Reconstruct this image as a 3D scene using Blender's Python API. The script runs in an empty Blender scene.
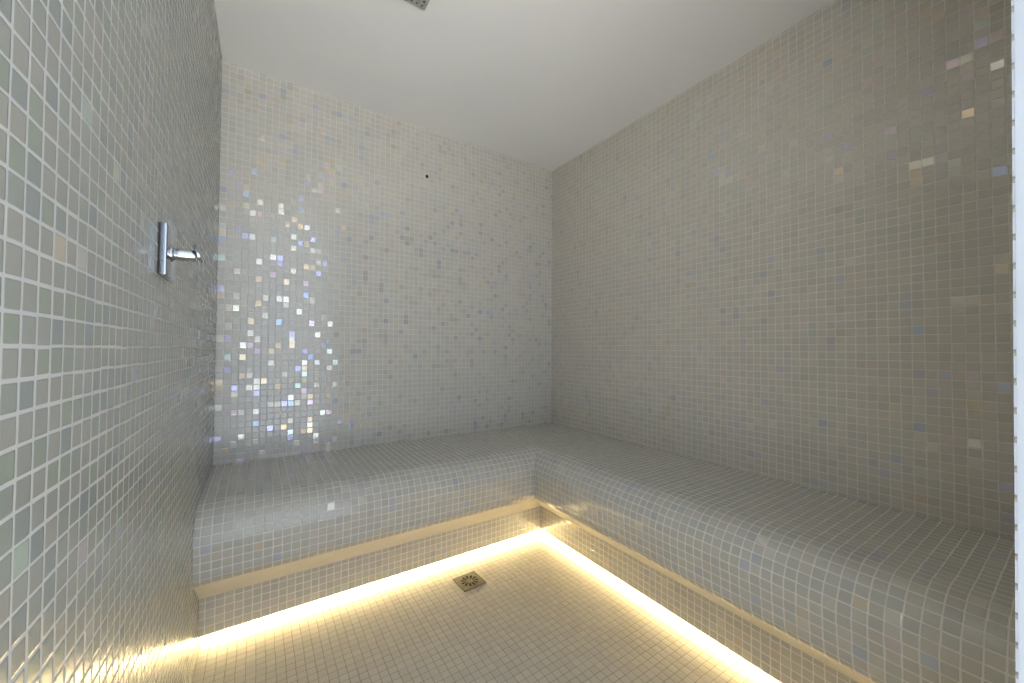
import bpy, bmesh, math, random
from mathutils import Vector, Matrix

random.seed(7)
scene = bpy.context.scene
col = scene.collection
T = 0.0263                      # mosaic pitch (m)

# ------------------------------------------------------------------ layout
FLOOR = 0.0
BENCH = 0.51
EYE = 0.9964
CEIL = EYE + 1.2176
YB = 2.0185                     # back wall
XR = 1.6497                     # right wall
YF = 0.041                      # inner face of the front wall
XL0, SL = -0.1476, 0.0060       # left wall at the back, and its slight splay
JX = 0.573                      # right jamb of the doorway
ROW0 = BENCH + 0.0134           # one horizontal joint


def jx(z):
    return JX + .0 * z


def xl(y):
    return XL0 - SL * (YB - y)


# ------------------------------------------------------------------ helpers
def link(name, bm, mats, parent=None, smooth=None):
    me = bpy.data.meshes.new(name)
    bm.normal_update()
    bm.to_mesh(me)
    bm.free()
    if not isinstance(mats, (list, tuple)):
        mats = [mats]
    for m in mats:
        me.materials.append(m)
    if smooth is not None:
        for p in me.polygons:
            p.use_smooth = True
        me.set_sharp_from_angle(angle=math.radians(smooth))
    o = bpy.data.objects.new(name, me)
    col.objects.link(o)
    if parent is not None:
        o.parent = parent
    return o


def empty(name, loc=(0, 0, 0), rot=(0, 0, 0)):
    o = bpy.data.objects.new(name, None)
    o.location = loc
    o.rotation_euler = rot
    o.empty_display_size = 0.05
    col.objects.link(o)
    return o


def tag(o, label, cat, group=None):
    o['label'] = label
    o['category'] = cat
    if group:
        o['group'] = group
    return o


def structure(o, label, cat):
    tag(o, label, cat)
    o['kind'] = 'structure'
    return o


def face(bm, pts, mat=0, uvs=None):
    vs = [bm.verts.new(p) for p in pts]
    f = bm.faces.new(vs)
    f.material_index = mat
    if uvs is not None:
        lay = bm.loops.layers.uv.verify()
        for lp, uv in zip(f.loops, uvs):
            lp[lay].uv = uv
    return f


def add_box(bm, lo, hi, mat=0, bevel=0.0, seg=2):
    b = bmesh.new()
    bmesh.ops.create_cube(b, size=1.0)
    for v in b.verts:
        v.co = Vector(((v.co.x + .5) * (hi[0] - lo[0]) + lo[0],
                       (v.co.y + .5) * (hi[1] - lo[1]) + lo[1],
                       (v.co.z + .5) * (hi[2] - lo[2]) + lo[2]))
    if bevel:
        bmesh.ops.bevel(b, geom=list(b.edges), offset=bevel, segments=seg, profile=.5, affect='EDGES')
    for f in b.faces:
        f.material_index = mat
    me = bpy.data.meshes.new('tmp')
    b.to_mesh(me)
    b.free()
    n = len(bm.faces)
    bm.from_mesh(me)
    bm.faces.ensure_lookup_table()
    for f in bm.faces[n:]:
        f.material_index = mat
    bpy.data.meshes.remove(me)


def add_lathe(bm, prof, M=None, seg=32, cap=True):
    """prof: list of (radius, height) about local Z, then moved by M."""
    M = M or Matrix.Identity(4)
    rings = []
    for r, h in prof:
        rings.append([bm.verts.new(M @ Vector((r * math.cos(2 * math.pi * i / seg),
                                               r * math.sin(2 * math.pi * i / seg), h))) for i in range(seg)])
    for a, b in zip(rings, rings[1:]):
        for i in range(seg):
            j = (i + 1) % seg
            bm.faces.new((a[i], a[j], b[j], b[i]))
    if cap:
        bm.faces.new(list(reversed(rings[0])))
        bm.faces.new(rings[-1])


def holed_plate(outer, holes, z0, z1, M=None):
    """flat plate with real holes, top at z1, bottom at z0."""
    M = M or Matrix.Identity(4)
    bm = bmesh.new()
    edges = []
    loops = []
    for pts in [outer] + holes:
        vs = [bm.verts.new((p[0], p[1], z1)) for p in pts]
        loops.append(vs)
        for i in range(len(vs)):
            edges.append(bm.edges.new((vs[i], vs[(i + 1) % len(vs)])))
    bmesh.ops.triangle_fill(bm, use_beauty=True, use_dissolve=False, edges=edges)
    top = list(bm.faces)
    for f in top:
        f.normal_update()
        if f.normal.z < 0:
            f.normal_flip()
    r = bmesh.ops.extrude_face_region(bm, geom=top)
    nv = [g for g in r['geom'] if isinstance(g, bmesh.types.BMVert)]
    bmesh.ops.translate(bm, verts=nv, vec=(0, 0, z0 - z1))
    # keep the original top faces as the second cap
    bm.faces.ensure_lookup_table()
    have_top = any(all(abs(v.co.z - z1) < 1e-7 for v in f.verts) for f in bm.faces)
    if not have_top:
        for f in [f for f in bm.faces if all(abs(v.co.z - z0) < 1e-7 for v in f.verts)]:
            g = [bm.verts.new((v.co.x, v.co.y, z1)) for v in f.verts]
            bm.faces.new(g)
        bmesh.ops.remove_doubles(bm, verts=list(bm.verts), dist=1e-6)
    bmesh.ops.recalc_face_normals(bm, faces=list(bm.faces))
    for v in bm.verts:
        v.co = M @ v.co
    return bm


# ------------------------------------------------------------------ materials
class NT:
    def __init__(self, name):
        self.m = bpy.data.materials.new(name)
        self.m.use_nodes = True
        self.t = self.m.node_tree
        self.t.nodes.clear()
        self.out = self.t.nodes.new('ShaderNodeOutputMaterial')

    def n(self, kind, **kw):
        nd = self.t.nodes.new(kind)
        for k, v in kw.items():
            setattr(nd, k, v)
        return nd

    def put(self, sock, v):
        if hasattr(v, 'is_linked') or isinstance(v, bpy.types.NodeSocket):
            self.t.links.new(v, sock)
        else:
            sock.default_value = v

    def math(self, op, a, b=None, c=None):
        nd = self.n('ShaderNodeMath', operation=op)
        for i, v in enumerate((a, b, c)):
            if v is not None:
                self.put(nd.inputs[i], v)
        return nd.outputs[0]

    def vec(self, op, a, b=None, scale=None):
        nd = self.n('ShaderNodeVectorMath', operation=op)
        self.put(nd.inputs[0], a)
        if b is not None:
            self.put(nd.inputs[1], b)
        if scale is not None:
            self.put(nd.inputs['Scale'], scale)
        return nd.outputs[0]

    def mix(self, f, a, b, kind='RGBA'):
        nd = self.n('ShaderNodeMix', data_type=kind)
        i = {'RGBA': (0, 6, 7, 2), 'FLOAT': (0, 2, 3, 0)}[kind]
        self.put(nd.inputs[i[0]], f)
        self.put(nd.inputs[i[1]], a)
        self.put(nd.inputs[i[2]], b)
        return nd.outputs[i[3]]

    def ramp(self, f, stops, interp='LINEAR'):
        nd = self.n('ShaderNodeValToRGB')
        cr = nd.color_ramp
        cr.interpolation = interp
        while len(cr.elements) < len(stops):
            cr.elements.new(0.5)
        for e, (p, c) in zip(cr.elements, stops):
            e.position = p
            e.color = (*c, 1)
        self.put(nd.inputs[0], f)
        return nd.outputs[0]

    def smooth(self, v, a, b):
        nd = self.n('ShaderNodeMapRange', interpolation_type='SMOOTHSTEP')
        self.put(nd.inputs[0], v)
        nd.inputs[1].default_value = a
        nd.inputs[2].default_value = b
        return nd.outputs[0]

    def bsdf(self, **kw):
        nd = self.n('ShaderNodeBsdfPrincipled')
        for k, v in kw.items():
            self.put(nd.inputs[k.replace('_', ' ')], v)
        self.t.links.new(nd.outputs[0], self.out.inputs[0])
        return nd


def simple(name, color, rough, metal=0.0, noise=None, bump=0.0):
    g = NT(name)
    tc = g.n('ShaderNodeTexCoord').outputs['Object']
    c = (*color, 1)
    kw = {}
    if noise:
        nz = g.n('ShaderNodeTexNoise')
        g.put(nz.inputs['Vector'], tc)
        nz.inputs['Scale'].default_value = noise[0]
        nz.inputs['Detail'].default_value = 4
        lo = tuple(x * (1 - noise[1]) for x in color)
        hi = tuple(min(1, x * (1 + noise[1])) for x in color)
        c = g.ramp(nz.outputs[0], [(.3, lo), (.7, hi)])
        if bump:
            bp = g.n('ShaderNodeBump')
            bp.inputs['Strength'].default_value = bump
            bp.inputs['Distance'].default_value = 0.002
            g.put(bp.inputs['Height'], nz.outputs[0])
            kw['Normal'] = bp.outputs[0]
    g.bsdf(Base_Color=c, Roughness=rough, Metallic=metal, **kw)
    return g.m


def mosaic(name, tiles, grout, seed, grout_w=0.06, pearl=0.16, tilt=0.02, pearl_tilt=0.04,
           rough=0.2, pearl_gloss=0.8, spec=0.5, relief=0.5, jitter=0.02):
    """glass mosaic laid on UVs measured in tiles: joints, per-tile tone, tilt and pearl glaze."""
    g = NT(name)
    uv = g.n('ShaderNodeUVMap').outputs[0]
    # hand-laid wobble of the joints
    wob = g.n('ShaderNodeTexNoise')
    g.put(wob.inputs['Vector'], uv)
    wob.inputs['Scale'].default_value = 0.35
    wob.inputs['Detail'].default_value = 3
    w = g.vec('SCALE', g.vec('SUBTRACT', wob.outputs['Color'], (.5, .5, .5)), scale=jitter * 6)
    p = g.vec('ADD', uv, w)
    sep = g.n('ShaderNodeSeparateXYZ')
    g.put(sep.inputs[0], p)
    u, v = sep.outputs[0], sep.outputs[1]
    cu, cv = g.math('FLOOR', u), g.math('FLOOR', v)
    au = g.math('ABSOLUTE', g.math('SUBTRACT', g.math('FRACT', u), .5))
    av = g.math('ABSOLUTE', g.math('SUBTRACT', g.math('FRACT', v), .5))
    cell = g.n('ShaderNodeCombineXYZ')
    g.put(cell.inputs[0], cu)
    g.put(cell.inputs[1], cv)
    cell.inputs[2].default_value = seed
    wn = g.n('ShaderNodeTexWhiteNoise', noise_dimensions='3D')
    g.put(wn.inputs['Vector'], cell.outputs[0])
    cell2 = g.vec('ADD', cell.outputs[0], (0.37, 0.71, 17.3))
    wn2 = g.n('ShaderNodeTexWhiteNoise', noise_dimensions='3D')
    g.put(wn2.inputs['Vector'], cell2)
    # joint width: varies from joint to joint and a little along it
    half = g.math('SUBTRACT', .5 - grout_w, g.math('MULTIPLY', g.math('SUBTRACT', wn2.outputs[0], .5), grout_w * .7))
    rc = 0.06
    qu = g.math('MAXIMUM', g.math('SUBTRACT', au, g.math('SUBTRACT', half, rc)), 0.0)
    qv = g.math('MAXIMUM', g.math('SUBTRACT', av, g.math('SUBTRACT', half, rc)), 0.0)
    d = g.math('SUBTRACT', g.math('SQRT', g.math('ADD', g.math('MULTIPLY', qu, qu), g.math('MULTIPLY', qv, qv))), rc)
    joint = g.smooth(d, -0.012, 0.018)
    dome = g.smooth(d, -0.07, 0.03)
    # tones
    n = len(tiles)
    tone = g.ramp(wn.outputs[0], [(i / n, c) for i, c in enumerate(tiles)], 'CONSTANT')
    broad = g.n('ShaderNodeTexNoise')
    g.put(broad.inputs['Vector'], uv)
    broad.inputs['Scale'].default_value = 1.3
    broad.inputs['Detail'].default_value = 2
    tone = g.mix(g.math('MULTIPLY', broad.outputs[0], .10), tone, (*[x * .8 for x in tiles[0]], 1))
    s2 = g.n('ShaderNodeSeparateColor')
    g.put(s2.inputs[0], wn2.outputs['Color'])
    is_pearl = g.math('LESS_THAN', s2.outputs[0], pearl)
    glaze = g.ramp(s2.outputs[1], [(0, (.98, .93, .78)), (.24, (1.0, .76, .52)), (.44, (.92, .70, .82)),
                                   (.56, (.66, .64, .97)), (.70, (.52, .68, 1.0)), (.80, (.74, .92, .84)),
                                   (.86, (.99, .95, .84))], 'CONSTANT')
    pm = g.math('MULTIPLY', is_pearl, g.math('SUBTRACT', 1.0, joint))
    base = g.mix(g.math('MULTIPLY', is_pearl, .18), tone, glaze)
    base = g.mix(joint, base, (*grout, 1))
    gloss = g.math('MULTIPLY', pearl_gloss, g.math('ADD', .35, g.math('MULTIPLY', s2.outputs[2], .65)))
    ior = g.mix(pm, 1.5, g.math('ADD', 1.5, g.math('MULTIPLY', gloss, 1.5)), 'FLOAT')
    level = g.mix(pm, g.mix(joint, spec, .15, 'FLOAT'), g.math('ADD', .5, g.math('MULTIPLY', gloss, .5)), 'FLOAT')
    tint = g.mix(pm, (1, 1, 1, 1), glaze)
    rgh = g.mix(joint, g.math('ADD', rough, g.math('MULTIPLY', wn.outputs[0], .06)), .75, 'FLOAT')
    rgh = g.mix(pm, rgh, .10, 'FLOAT')
    # each tile sits at a slightly different angle
    amp = g.math('MULTIPLY', g.math('SUBTRACT', 1.0, joint), g.mix(is_pearl, tilt, pearl_tilt, 'FLOAT'))
    geo = g.n('ShaderNodeNewGeometry')
    tl = g.vec('SCALE', g.vec('SUBTRACT', wn.outputs['Color'], (.5, .5, .5)), scale=amp)
    nrm = g.vec('NORMALIZE', g.vec('ADD', geo.outputs['Normal'], tl))
    fine = g.n('ShaderNodeTexNoise')
    g.put(fine.inputs['Vector'], uv)
    fine.inputs['Scale'].default_value = 2.6
    fine.inputs['Detail'].default_value = 1
    h = g.math('ADD', g.math('MULTIPLY', g.math('SUBTRACT', 1.0, dome), 1.0), g.math('MULTIPLY', fine.outputs[0], .35))
    bp = g.n('ShaderNodeBump')
    bp.inputs['Strength'].default_value = relief
    bp.inputs['Distance'].default_value = 0.0009
    g.put(bp.inputs['Height'], h)
    g.put(bp.inputs['Normal'], nrm)
    g.bsdf(Base_Color=base, Roughness=rgh, IOR=ior, Specular_IOR_Level=level, Specular_Tint=tint,
           Normal=bp.outputs[0])
    return g.m


WALL_T = [(.565, .545, .485), (.585, .568, .515), (.545, .537, .49), (.575, .548, .495), (.53, .525, .485), (.595, .573, .51), (.555, .547, .505)]
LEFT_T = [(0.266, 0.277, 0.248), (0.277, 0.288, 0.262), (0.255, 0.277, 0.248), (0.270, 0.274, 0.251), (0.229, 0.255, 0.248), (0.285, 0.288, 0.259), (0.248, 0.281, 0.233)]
FLOOR_T = [(0.523, 0.483, 0.412), (0.554, 0.515, 0.444), (0.531, 0.507, 0.436), (0.562, 0.523, 0.444), (0.507, 0.475, 0.412), (0.539, 0.499, 0.436)]
M_BACK = mosaic('mosaic_back', WALL_T, (.68, .66, .615), 3.0, grout_w=.05, pearl=.19, pearl_tilt=.05, rough=.17, spec=.8)
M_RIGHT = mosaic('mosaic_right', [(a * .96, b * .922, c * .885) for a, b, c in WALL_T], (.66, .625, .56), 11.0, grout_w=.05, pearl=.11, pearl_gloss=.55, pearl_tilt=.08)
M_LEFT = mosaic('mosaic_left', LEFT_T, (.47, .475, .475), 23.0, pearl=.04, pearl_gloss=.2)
M_FRONT = mosaic('mosaic_front', WALL_T, (.74, .71, .65), 31.0, pearl=.08, pearl_gloss=.35)
M_BENCH = mosaic('mosaic_bench', [(a * .85, b * .845, c * .83) for a, b, c in WALL_T], (.66, .64, .595), 47.0, grout_w=.058, pearl=.10, pearl_gloss=.5, rough=.11)
M_RENDER = simple('smooth_bench_render', (.66, .62, .54), .35, noise=(14, .05))
M_FLOOR = mosaic('mosaic_floor', FLOOR_T, (.36, .315, .215), 59.0, grout_w=.042, pearl=0.0, rough=.35, jitter=.03, relief=.4, tilt=.02)
M_PLASTER = simple('ceiling_paint', (.84, .84, .835), .85, noise=(2.2, .02), bump=.15)
M_JAMB = simple('jamb_paint', (.36, .385, .42), .6, noise=(9.0, .06), bump=.4)
M_CORE = simple('masonry', (.5, .48, .45), .9, noise=(20, .1))
M_NICK = simple('dark_joint_mortar', (.19, .18, .155), .9)
M_SHADOW_GAP = simple('shadow_gap_black', (.015, .015, .016), .7)  # black that paints the shadow gap of the hook plate
M_CHROME = simple('chrome', (.42, .44, .475), .09, 1.0)
M_STEEL = simple('brushed_steel', (.19, .18, .155), .38, 1.0, noise=(60, .12))
M_VENT = simple('grey_vent_metal', (.50, .50, .50), .45, .6, noise=(80, .15))
M_DARK = simple('dark_void', (.012, .011, .010), .8)
M_ALU = simple('led_channel_aluminium', (.75, .74, .72), .35, .9)


def emitter(name, color, strength):
    g = NT(name)
    e = g.n('ShaderNodeEmission')
    e.inputs[0].default_value = (*color, 1)
    e.inputs[1].default_value = strength
    g.t.links.new(e.outputs[0], g.out.inputs[0])
    return g.m


M_LED = emitter('warm_led', (1.0, .755, .36), 28.0)

# ------------------------------------------------------------------ room shell
TH = 0.10
LO, HI = -0.0, CEIL
YN = -0.085                     # outer face of the front wall

# left wall
bm = bmesh.new()
y0, y1 = YN - 0.0, YB
a, b = (xl(y0), y0), (xl(y1), y1)
uvc = lambda y, z: ((y - YB) / T, (z - ROW0) / T)
face(bm, [(a[0], y0, LO), (b[0], y1, LO), (b[0], y1, HI), (a[0], y0, HI)], 0,
     [uvc(y0, LO), uvc(y1, LO), uvc(y1, HI), uvc(y0, HI)])
o0, o1 = a[0] - TH, b[0] - TH
face(bm, [(o1, y1, LO), (o0, y0, LO), (o0, y0, HI), (o1, y1, HI)], 1)
face(bm, [(o0, y0, LO), (a[0], y0, LO), (a[0], y0, HI), (o0, y0, HI)], 1)
face(bm, [(b[0], y1, LO), (o1, y1, LO), (o1, y1, HI), (b[0], y1, HI)], 1)
face(bm, [(a[0], y0, HI), (b[0], y1, HI), (o1, y1, HI), (o0, y0, HI)], 1)
face(bm, [(b[0], y1, LO), (a[0], y0, LO), (o0, y0, LO), (o1, y1, LO)], 1)
bmesh.ops.remove_doubles(bm, verts=list(bm.verts), dist=1e-6)
for f in bm.faces:
    f.normal_update()
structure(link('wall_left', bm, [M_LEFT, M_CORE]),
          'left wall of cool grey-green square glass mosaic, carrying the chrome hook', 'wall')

# back wall with a drilled hole
HX, HZ, HR = 0.7615, EYE + 0.954, 0.0085
bm = bmesh.new()
lay = bm.loops.layers.uv.verify()
x0, x1 = xl(YB), XR
outer = [(x0, LO), (x1, LO), (x1, HI), (x0, HI)]
hole = [(HX + HR * math.cos(2 * math.pi * i / 24), HZ + HR * 1.15 * math.sin(2 * math.pi * i / 24)) for i in range(24)]
ed = []
for pts in (outer, hole):
    vs = [bm.verts.new((p[0], YB, p[1])) for p in pts]
    for i in range(len(vs)):
        ed.append(bm.edges.new((vs[i], vs[(i + 1) % len(vs)])))
bmesh.ops.triangle_fill(bm, use_beauty=True, use_dissolve=False, edges=ed)
for f in bm.faces:
    f.normal_update()
    if f.normal.y > 0:
        f.normal_flip()
    for lp in f.loops:
        lp[lay].uv = ((lp.vert.co.x - x0) / T + .02, (lp.vert.co.z - ROW0) / T)
# hole lining
for i in range(24):
    p, q = hole[i], hole[(i + 1) % 24]
    face(bm, [(p[0], YB, p[1]), (q[0], YB, q[1]), (q[0], YB + .06, q[1]), (p[0], YB + .06, p[1])], 2)
face(bm, [(p[0], YB + .06, p[1]) for p in hole], 2)
Y2 = YB + TH
face(bm, [(x0, Y2, LO), (x0, Y2, HI), (x1, Y2, HI), (x1, Y2, LO)], 1)
for (p, q) in (((x0, LO), (x1, LO)), ((x1, LO), (x1, HI)), ((x1, HI), (x0, HI)), ((x0, HI), (x0, LO))):
    face(bm, [(p[0], YB, p[1]), (p[0], Y2, p[1]), (q[0], Y2, q[1]), (q[0], YB, q[1])], 1)
structure(link('wall_back', bm, [M_BACK, M_CORE, M_DARK]),
          'back wall of pale pearly square glass mosaic with glinting tiles and a small hole', 'wall')

# right wall
bm = bmesh.new()
uvr = lambda y, z: ((y - .226) / T, (z - ROW0) / T)
face(bm, [(XR, YB, LO), (XR, YN, LO), (XR, YN, HI), (XR, YB, HI)], 0,
     [uvr(YB, LO), uvr(YN, LO), uvr(YN, HI), uvr(YB, HI)])
X2 = XR + TH
face(bm, [(X2, YN, LO), (X2, YB, LO), (X2, YB, HI), (X2, YN, HI)], 1)
face(bm, [(XR, YN, LO), (X2, YN, LO), (X2, YN, HI), (XR, YN, HI)], 1)
face(bm, [(X2, YB, LO), (XR, YB, LO), (XR, YB, HI), (X2, YB, HI)], 1)
face(bm, [(XR, YN, HI), (X2, YN, HI), (X2, YB, HI), (XR, YB, HI)], 1)
face(bm, [(X2, YN, LO), (XR, YN, LO), (XR, YB, LO), (X2, YB, LO)], 1)
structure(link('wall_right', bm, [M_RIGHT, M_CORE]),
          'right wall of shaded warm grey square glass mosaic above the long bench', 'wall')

# front wall around the doorway the camera stands in
DX0, DTOP = -0.150, CEIL - .03
bm = bmesh.new()
TL = 0.0016                      # tile layer thickness
xa = xl(YF)


def slab(xa_, xb_, za, zb):
    add_box(bm, (xa_, YN, za), (xb_, YF - TL, zb), 1)


slab(xa, DX0, LO, HI)
slab(JX, XR, LO, HI)
for v in bm.verts:
    if abs(v.co.x - JX) < 1e-6:
        v.co.x = jx(v.co.z)
slab(DX0, JX - .001, DTOP, HI)
uvf = lambda x, z: ((x - XR) / T, (z - ROW0) / T)
# tile layer: its free edge towards the doorway is nicked at each joint
edge = []
k = math.ceil((LO - ROW0) / T)
edge.append((jx(LO), LO))
while True:
    z = ROW0 + k * T
    k += 1
    if z < LO + .01:
        continue
    if z > HI - .01:
        break
    r = random.uniform(.6, 1.2)
    j = jx(z)
    edge += [(j + .0004 * r, z - .0030), (j - .0010 * r, z - .0010), (j - .0012 * r, z + .0010), (j + .0004 * r, z + .0030)]
edge.append((jx(HI), HI))
poly = edge + [(XR, HI), (XR, LO)]
f = face(bm, [(x, YF, z) for x, z in poly], 0, [uvf(x, z) for x, z in poly])
for (p, q) in zip(edge, edge[1:]):
    face(bm, [(p[0], YF, p[1]), (q[0], YF, q[1]), (q[0], YF - TL, q[1]), (p[0], YF - TL, p[1])], 2 if q[1] - p[1] < .006 else 1)
for (p, q, za, zb) in ((xa, DX0, LO, HI), (DX0, jx(DTOP), DTOP, HI)):
    face(bm, [(q, YF, za), (p, YF, za), (p, YF, zb), (q, YF, zb)], 0,
         [uvf(q, za), uvf(p, za), uvf(p, zb), uvf(q, zb)])
face(bm, [(DX0, YF, LO), (DX0, YF, DTOP), (DX0, YF - TL, DTOP), (DX0, YF - TL, LO)], 2)
face(bm, [(DX0, YF, DTOP), (JX, YF, DTOP), (JX, YF - TL, DTOP), (DX0, YF - TL, DTOP)], 2)
bmesh.ops.recalc_face_normals(bm, faces=[f for f in bm.faces if f.material_index == 1])
bmesh.ops.triangulate(bm, faces=[f for f in bm.faces if len(f.verts) > 4])
for f in bm.faces:
    if f.material_index == 0:
        f.normal_update()
        if f.normal.y < 0:
            f.normal_flip()
for v in bm.verts:
    v.co.y -= .0095 * (v.co.z - EYE)      # slightly out of plumb
structure(link('wall_front', bm, [M_FRONT, M_JAMB, M_NICK]),
          'white plastered doorway edge at the right border with nicked mosaic edge', 'wall')

# ceiling, floor
bm = bmesh.new()
add_box(bm, (xl(YN) - TH, YN, CEIL), (XR + TH, YB + TH, CEIL + .08), 0)
structure(link('ceiling', bm, M_PLASTER), 'plain white painted ceiling', 'ceiling')

bm = bmesh.new()
fx = lambda x, y: ((x + .1476) / T, (y - YB) / T)
x0, x1, y0, y1 = xl(YN), XR, YN, YB
P = [(x0, y0), (x1, y0), (x1, y1), (xl(y1), y1)]
face(bm, [(x, y, 0) for x, y in P], 0, [fx(*p) for p in P])
Q = [(x, y, -.08) for x, y in P]
face(bm, list(reversed(Q)), 1)
for i in range(4):
    a, b = P[i], P[(i + 1) % 4]
    face(bm, [(a[0], a[1], -.08), (b[0], b[1], -.08), (b[0], b[1], 0), (a[0], a[1], 0)], 1)
structure(link('floor', bm, [M_FLOOR, M_CORE]), 'cream small square mosaic floor with fine brown joints', 'floor')

# ------------------------------------------------------------------ bench
GAP = 0.0004                            # silicone joint to the walls
S_R, Z_R, S_B = 0.372, 0.038, 0.30      # riser face, slot height, back of the light slot


def arc(cx, cz, R, a0, a1, n):
    return [(cx + R * math.cos(math.radians(a0 + (a1 - a0) * i / n)),
             cz + R * math.sin(math.radians(a0 + (a1 - a0) * i / n))) for i in range(n + 1)]


def seat_profile():
    c, Ru, sl, Lf, Rl, ua = .44, .11, 5, .07, .06, 38
    P = [(GAP, BENCH), (.15, BENCH), (.30, BENCH), (c, BENCH)] + arc(c, BENCH - Ru, Ru, 90, -sl, 28)[1:]
    a = math.radians(sl)
    sx, sz = P[-1]
    P.append((sx - Lf * math.sin(a), sz - Lf * math.cos(a)))
    sx, sz = P[-1]
    P += arc(sx - Rl * math.cos(a), sz + Rl * math.sin(a), Rl, -sl, -(90 - ua), 18)[1:]
    sx, sz = P[-1]
    P.append((S_R, sz - (sx - S_R) * math.tan(math.radians(ua))))
    return P


SEAT = seat_profile()
Z_J = SEAT[-1][1]
RISER = [(S_R, Z_J), (S_R, Z_R), (S_B, Z_R), (S_B, 0.0)]


def sweep(prof, leg, v0=0.0):
    """extrude a bench profile along one leg, mitred at the inner corner, open at the room walls."""
    bm = bmesh.new()
    lay = bm.loops.layers.uv.verify()
    acc = [v0]
    for p, q in zip(prof, prof[1:]):
        acc.append(acc[-1] + math.hypot(q[0] - p[0], q[1] - p[1]) / T)
    A, B = [], []
    for s, z in prof:
        if leg == 'back':
            A.append((xl(YB - s) + GAP, YB - s, z))
            B.append((XR - s, YB - s, z))
        else:
            A.append((XR - s, YB - s, z))
            B.append((XR - s, YF + .011, z))
    va = [bm.verts.new(p) for p in A]
    vb = [bm.verts.new(p) for p in B]
    for i in range(len(prof) - 1):
        f = bm.faces.new((va[i], va[i + 1], vb[i + 1], vb[i]))
        if prof is SEAT and i == len(prof) - 2:
            f.material_index = 1
        for lp in f.loops:
            co = lp.vert.co
            j = i if lp.vert in (va[i], vb[i]) else i + 1
            uu = (co.x + .1476) / T + .45 if leg == 'back' else (.226 - co.y) / T
            lp[lay].uv = (uu, acc[j])
    return bm


bench = tag(empty('corner_bench', (XR - .3, YB - .3, 0)),
            'L-shaped built-in bench of grey mosaic with rounded front along back and right walls', 'bench')
arcv = sum(math.hypot(q[0] - p[0], q[1] - p[1]) for p, q in zip(SEAT, SEAT[1:])) / T
off = Vector(bench.location)
for leg in ('back', 'right'):
    for nm, prof, v0 in (('seat', SEAT, 0.02), ('riser', RISER, .4)):
        bm = sweep(prof, leg, v0)
        for v in bm.verts:
            v.co -= off
        for f in bm.faces:
            f.normal_update()
        link(nm, bm, [M_BENCH, M_RENDER], bench, smooth=28)

# ------------------------------------------------------------------ light strips in the slot under the bench


def led(leg, label):
    if leg == 'back':
        p0, p1 = (xl(YB - .33) + .004, YB - .325), (XR - .334, YB - .325)
    else:
        p0, p1 = (XR - .325, YB - .334), (XR - .325, YF + .014)
    cx, cy = (p0[0] + p1[0]) / 2, (p0[1] + p1[1]) / 2
    L = math.hypot(p1[0] - p0[0], p1[1] - p0[1])
    rot = 0.0 if leg == 'back' else -math.pi / 2     # local -Y faces the room
    root = tag(empty('led_strip', (cx, cy, 0), (0, 0, rot)), label, 'light strip', 'warm light strips under the bench')
    ch = bmesh.new()                                  # U channel, open towards the room
    add_box(ch, (-L / 2, -.002, 0.0), (L / 2, .014, .003), 0)
    add_box(ch, (-L / 2, .010, .003), (L / 2, .014, .031), 0)
    add_box(ch, (-L / 2, -.002, .031), (L / 2, .014, .034), 0)
    link('channel', ch, M_ALU, root)
    df = bmesh.new()                                  # softly bowed diffuser
    prof = [(-.002, .003)] + [(-.002 - .006 * math.sin(math.pi * i / 8), 0.003 + .028 * i / 8) for i in range(1, 8)] + [(-.002, .031), (.008, .031), (.008, .003)]
    va = [df.verts.new((-L / 2, y, z)) for y, z in prof]
    vb = [df.verts.new((L / 2, y, z)) for y, z in prof]
    n = len(prof)
    for i in range(n):
        df.faces.new((va[i], va[(i + 1) % n], vb[(i + 1) % n], vb[i]))
    df.faces.new(va)
    df.faces.new(list(reversed(vb)))
    bmesh.ops.recalc_face_normals(df, faces=list(df.faces))
    link('diffuser', df, M_LED, root)
    return root


led('back', 'glowing warm light strip under the bench along the back wall')
led('right', 'glowing warm light strip under the bench along the right wall')

# ------------------------------------------------------------------ floor drain
drain = tag(empty('floor_drain', (.776, 1.497, 0), (0, 0, math.radians(3))),
            'small square steel floor drain with radial slots near the back bench', 'drain')
h = .053


def rsquare(h, r, n=5):
    pts = []
    for cx, cy, a0 in ((h - r, h - r, 0), (-h + r, h - r, 90), (-h + r, -h + r, 180), (h - r, -h + r, 270)):
        for i in range(n + 1):
            a = math.radians(a0 + 90 * i / n)
            pts.append((cx + r * math.cos(a), cy + r * math.sin(a)))
    return pts


slots = []
for k in range(11):
    a = 2 * math.pi * (k + .5) / 11
    ca, sa = math.cos(a), math.sin(a)
    pts = []
    for (rr, ww) in ((.0135, -.0020), (.033, -.0056), (.0375, -.0040), (.039, 0), (.0375, .0040), (.033, .0056), (.0135, .0020)):
        pts.append((rr * ca - ww * sa, rr * sa + ww * ca))
    slots.append(pts)
grate = link('grate', holed_plate(rsquare(h - .006, .002), slots, .0012, .0024), M_STEEL, drain)
link('frame', holed_plate(rsquare(h, .003), [rsquare(h - .0055, .002)], 0.0, .0026), M_STEEL, drain)
bm = bmesh.new()
add_lathe(bm, [(.044, .0002), (.044, .0008)], seg=32)  # flat black disc painting the darkness seen through the grate slots
link('slot_dark', bm, M_DARK, drain)
bm = bmesh.new()
add_lathe(bm, [(.0045, .0024), (.0045, .0028), (.0035, .0032)], seg=20)
link('screw', bm, M_STEEL, grate)

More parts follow.
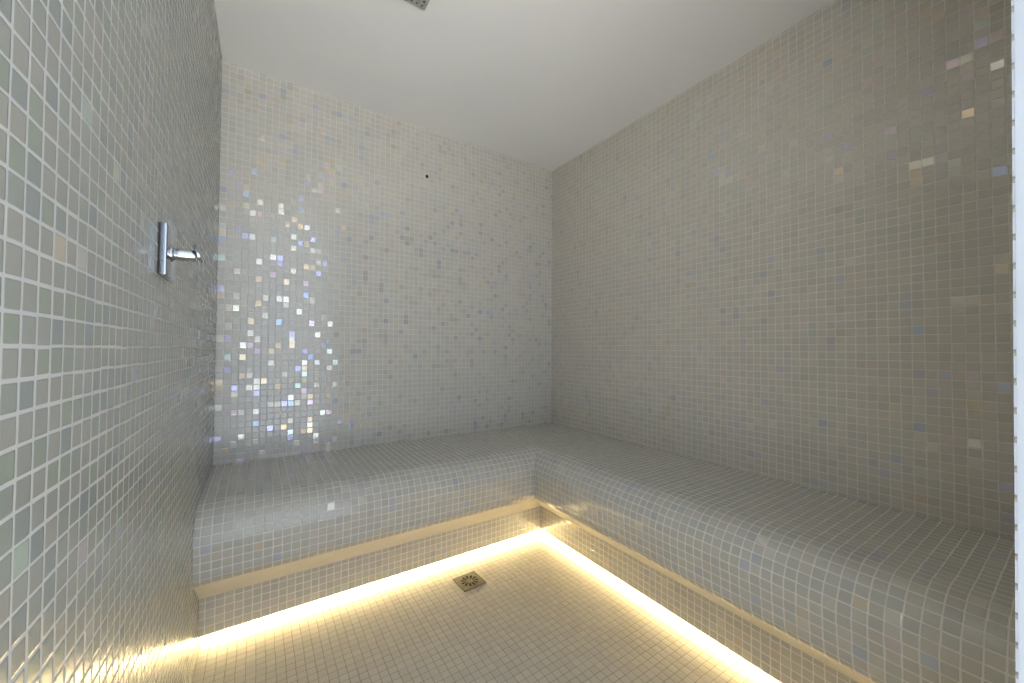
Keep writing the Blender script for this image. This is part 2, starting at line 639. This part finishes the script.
# ------------------------------------------------------------------ hook on the left wall
HY, HZZ = .972, EYE + .180
ang = math.atan(SL)
hook = empty('wall_hook', (xl(HY), HY, HZZ), (0, 0, -ang))
tag(hook, 'chrome robe hook with square plate and short peg on left mosaic wall', 'hook')
bm = bmesh.new()
add_box(bm, (.0022, -.047, -.0475), (.0125, .047, .0475), 0, bevel=.0016, seg=3)
link('plate', bm, M_CHROME, hook, smooth=40)
bm = bmesh.new()
add_box(bm, (0.0003, -.0462, -.0467), (.0022, .0462, .0467), 0)  # shadow gap between plate and wall, put in as a black strip
g_ = link('shadow_gap', bm, M_SHADOW_GAP, hook)
g_['label'] = 'thin black strip painted as the shadow gap behind the plate'
RX = Matrix.Rotation(math.pi / 2, 4, 'Y')
bm = bmesh.new()
add_lathe(bm, [(.0150, .0122), (.0150, .0150), (.0128, .0172), (.0118, .0172)], RX, 40)
link('collar', bm, M_CHROME, hook, smooth=35)
bm = bmesh.new()
add_lathe(bm, [(.0112, .0160), (.0112, .0480), (.0105, .0490)], RX, 40)
peg = link('peg', bm, M_CHROME, hook, smooth=35)
bm = bmesh.new()
tipM = Matrix.Translation((.0515, 0, .0055)) @ Matrix.Rotation(math.radians(-18), 4, 'Y') @ RX
add_lathe(bm, [(.0180, -.0022), (.0192, -.0012), (.0192, .0022), (.0182, .0032)], tipM, 40)
link('lip', bm, M_CHROME, peg, smooth=35)

# ------------------------------------------------------------------ ceiling grille
VX1, VY1, VS = .4765, 1.305, .1416
vent = tag(empty('ceiling_vent', (VX1 - VS / 2, VY1 - VS / 2, CEIL)),
           'square grey perforated metal vent on the white ceiling', 'vent')
holes = []
npt = 7
for i in range(npt):
    for j in range(npt):
        cx, cy = (i - (npt - 1) / 2) * .019, (j - (npt - 1) / 2) * .019
        holes.append([(cx + .0048 * math.cos(2 * math.pi * q / 10), cy + .0048 * math.sin(2 * math.pi * q / 10)) for q in range(10)])
link('cover', holed_plate(rsquare(VS / 2, .003), holes, -.006, -.002), M_VENT, vent)
bm = bmesh.new()
add_box(bm, (-VS / 2 + .004, -VS / 2 + .004, -.0018), (VS / 2 - .004, VS / 2 - .004, -.0002), 0)
link('backing', bm, M_DARK, vent)

# ------------------------------------------------------------------ daylight beyond the doorway
world = bpy.data.worlds.new('daylight')
scene.world = world
world.use_nodes = True
wt = world.node_tree
wt.nodes.clear()
wo = wt.nodes.new('ShaderNodeOutputWorld')
bg = wt.nodes.new('ShaderNodeBackground')
tc = wt.nodes.new('ShaderNodeTexCoord')
sp = wt.nodes.new('ShaderNodeSeparateXYZ')
wt.links.new(tc.outputs['Generated'], sp.inputs[0])
rp = wt.nodes.new('ShaderNodeValToRGB')
els = rp.color_ramp.elements
els.new(.5)
for e, (pos, c) in zip(els, ((.28, (4.6, 4.5, 4.3)), (.44, (1.35, 1.60, 1.95)), (.60, (1.2, 1.42, 1.75)))):
    e.position = pos
    e.color = (*c, 1)
mr = wt.nodes.new('ShaderNodeMapRange')
mr.inputs[1].default_value = -1
mr.inputs[2].default_value = 1
wt.links.new(sp.outputs[2], mr.inputs[0])
wt.links.new(mr.outputs[0], rp.inputs[0])
wt.links.new(rp.outputs[0], bg.inputs[0])
bg.inputs[1].default_value = 1.15
wt.links.new(bg.outputs[0], wo.inputs[0])

# ------------------------------------------------------------------ camera
cam = bpy.data.cameras.new('camera')
cam.sensor_fit = 'HORIZONTAL'
cam.sensor_width = 36.0
cam.lens = 384.643 / 1024 * 36.0
cam.clip_start = 0.01
co = bpy.data.objects.new('camera', cam)
col.objects.link(co)
yaw, pitch, roll = (math.radians(a) for a in (33.39555492, 1.24391815, -0.35961384))
fwd = Vector((math.sin(yaw) * math.cos(pitch), math.cos(yaw) * math.cos(pitch), math.sin(pitch)))
right = Vector((math.cos(yaw), -math.sin(yaw), 0))
up = right.cross(fwd)
r2 = math.cos(roll) * right - math.sin(roll) * up
u2 = math.sin(roll) * right + math.cos(roll) * up
co.matrix_world = Matrix(((r2.x, u2.x, -fwd.x, 0), (r2.y, u2.y, -fwd.y, 0), (r2.z, u2.z, -fwd.z, EYE), (0, 0, 0, 1)))
scene.camera = co

# ------------------------------------------------------------------ view
vs = scene.view_settings
vs.view_transform = 'Standard'
vs.look = 'None'
vs.exposure = 0.46
vs.gamma = 1.0
vs.use_curve_mapping = False
scene.cycles.use_denoising = True
scene.cycles.max_bounces = 16
scene.cycles.diffuse_bounces = 10
scene.cycles.glossy_bounces = 8
scene.cycles.sample_clamp_indirect = 8.0
scene.cycles.caustics_reflective = True
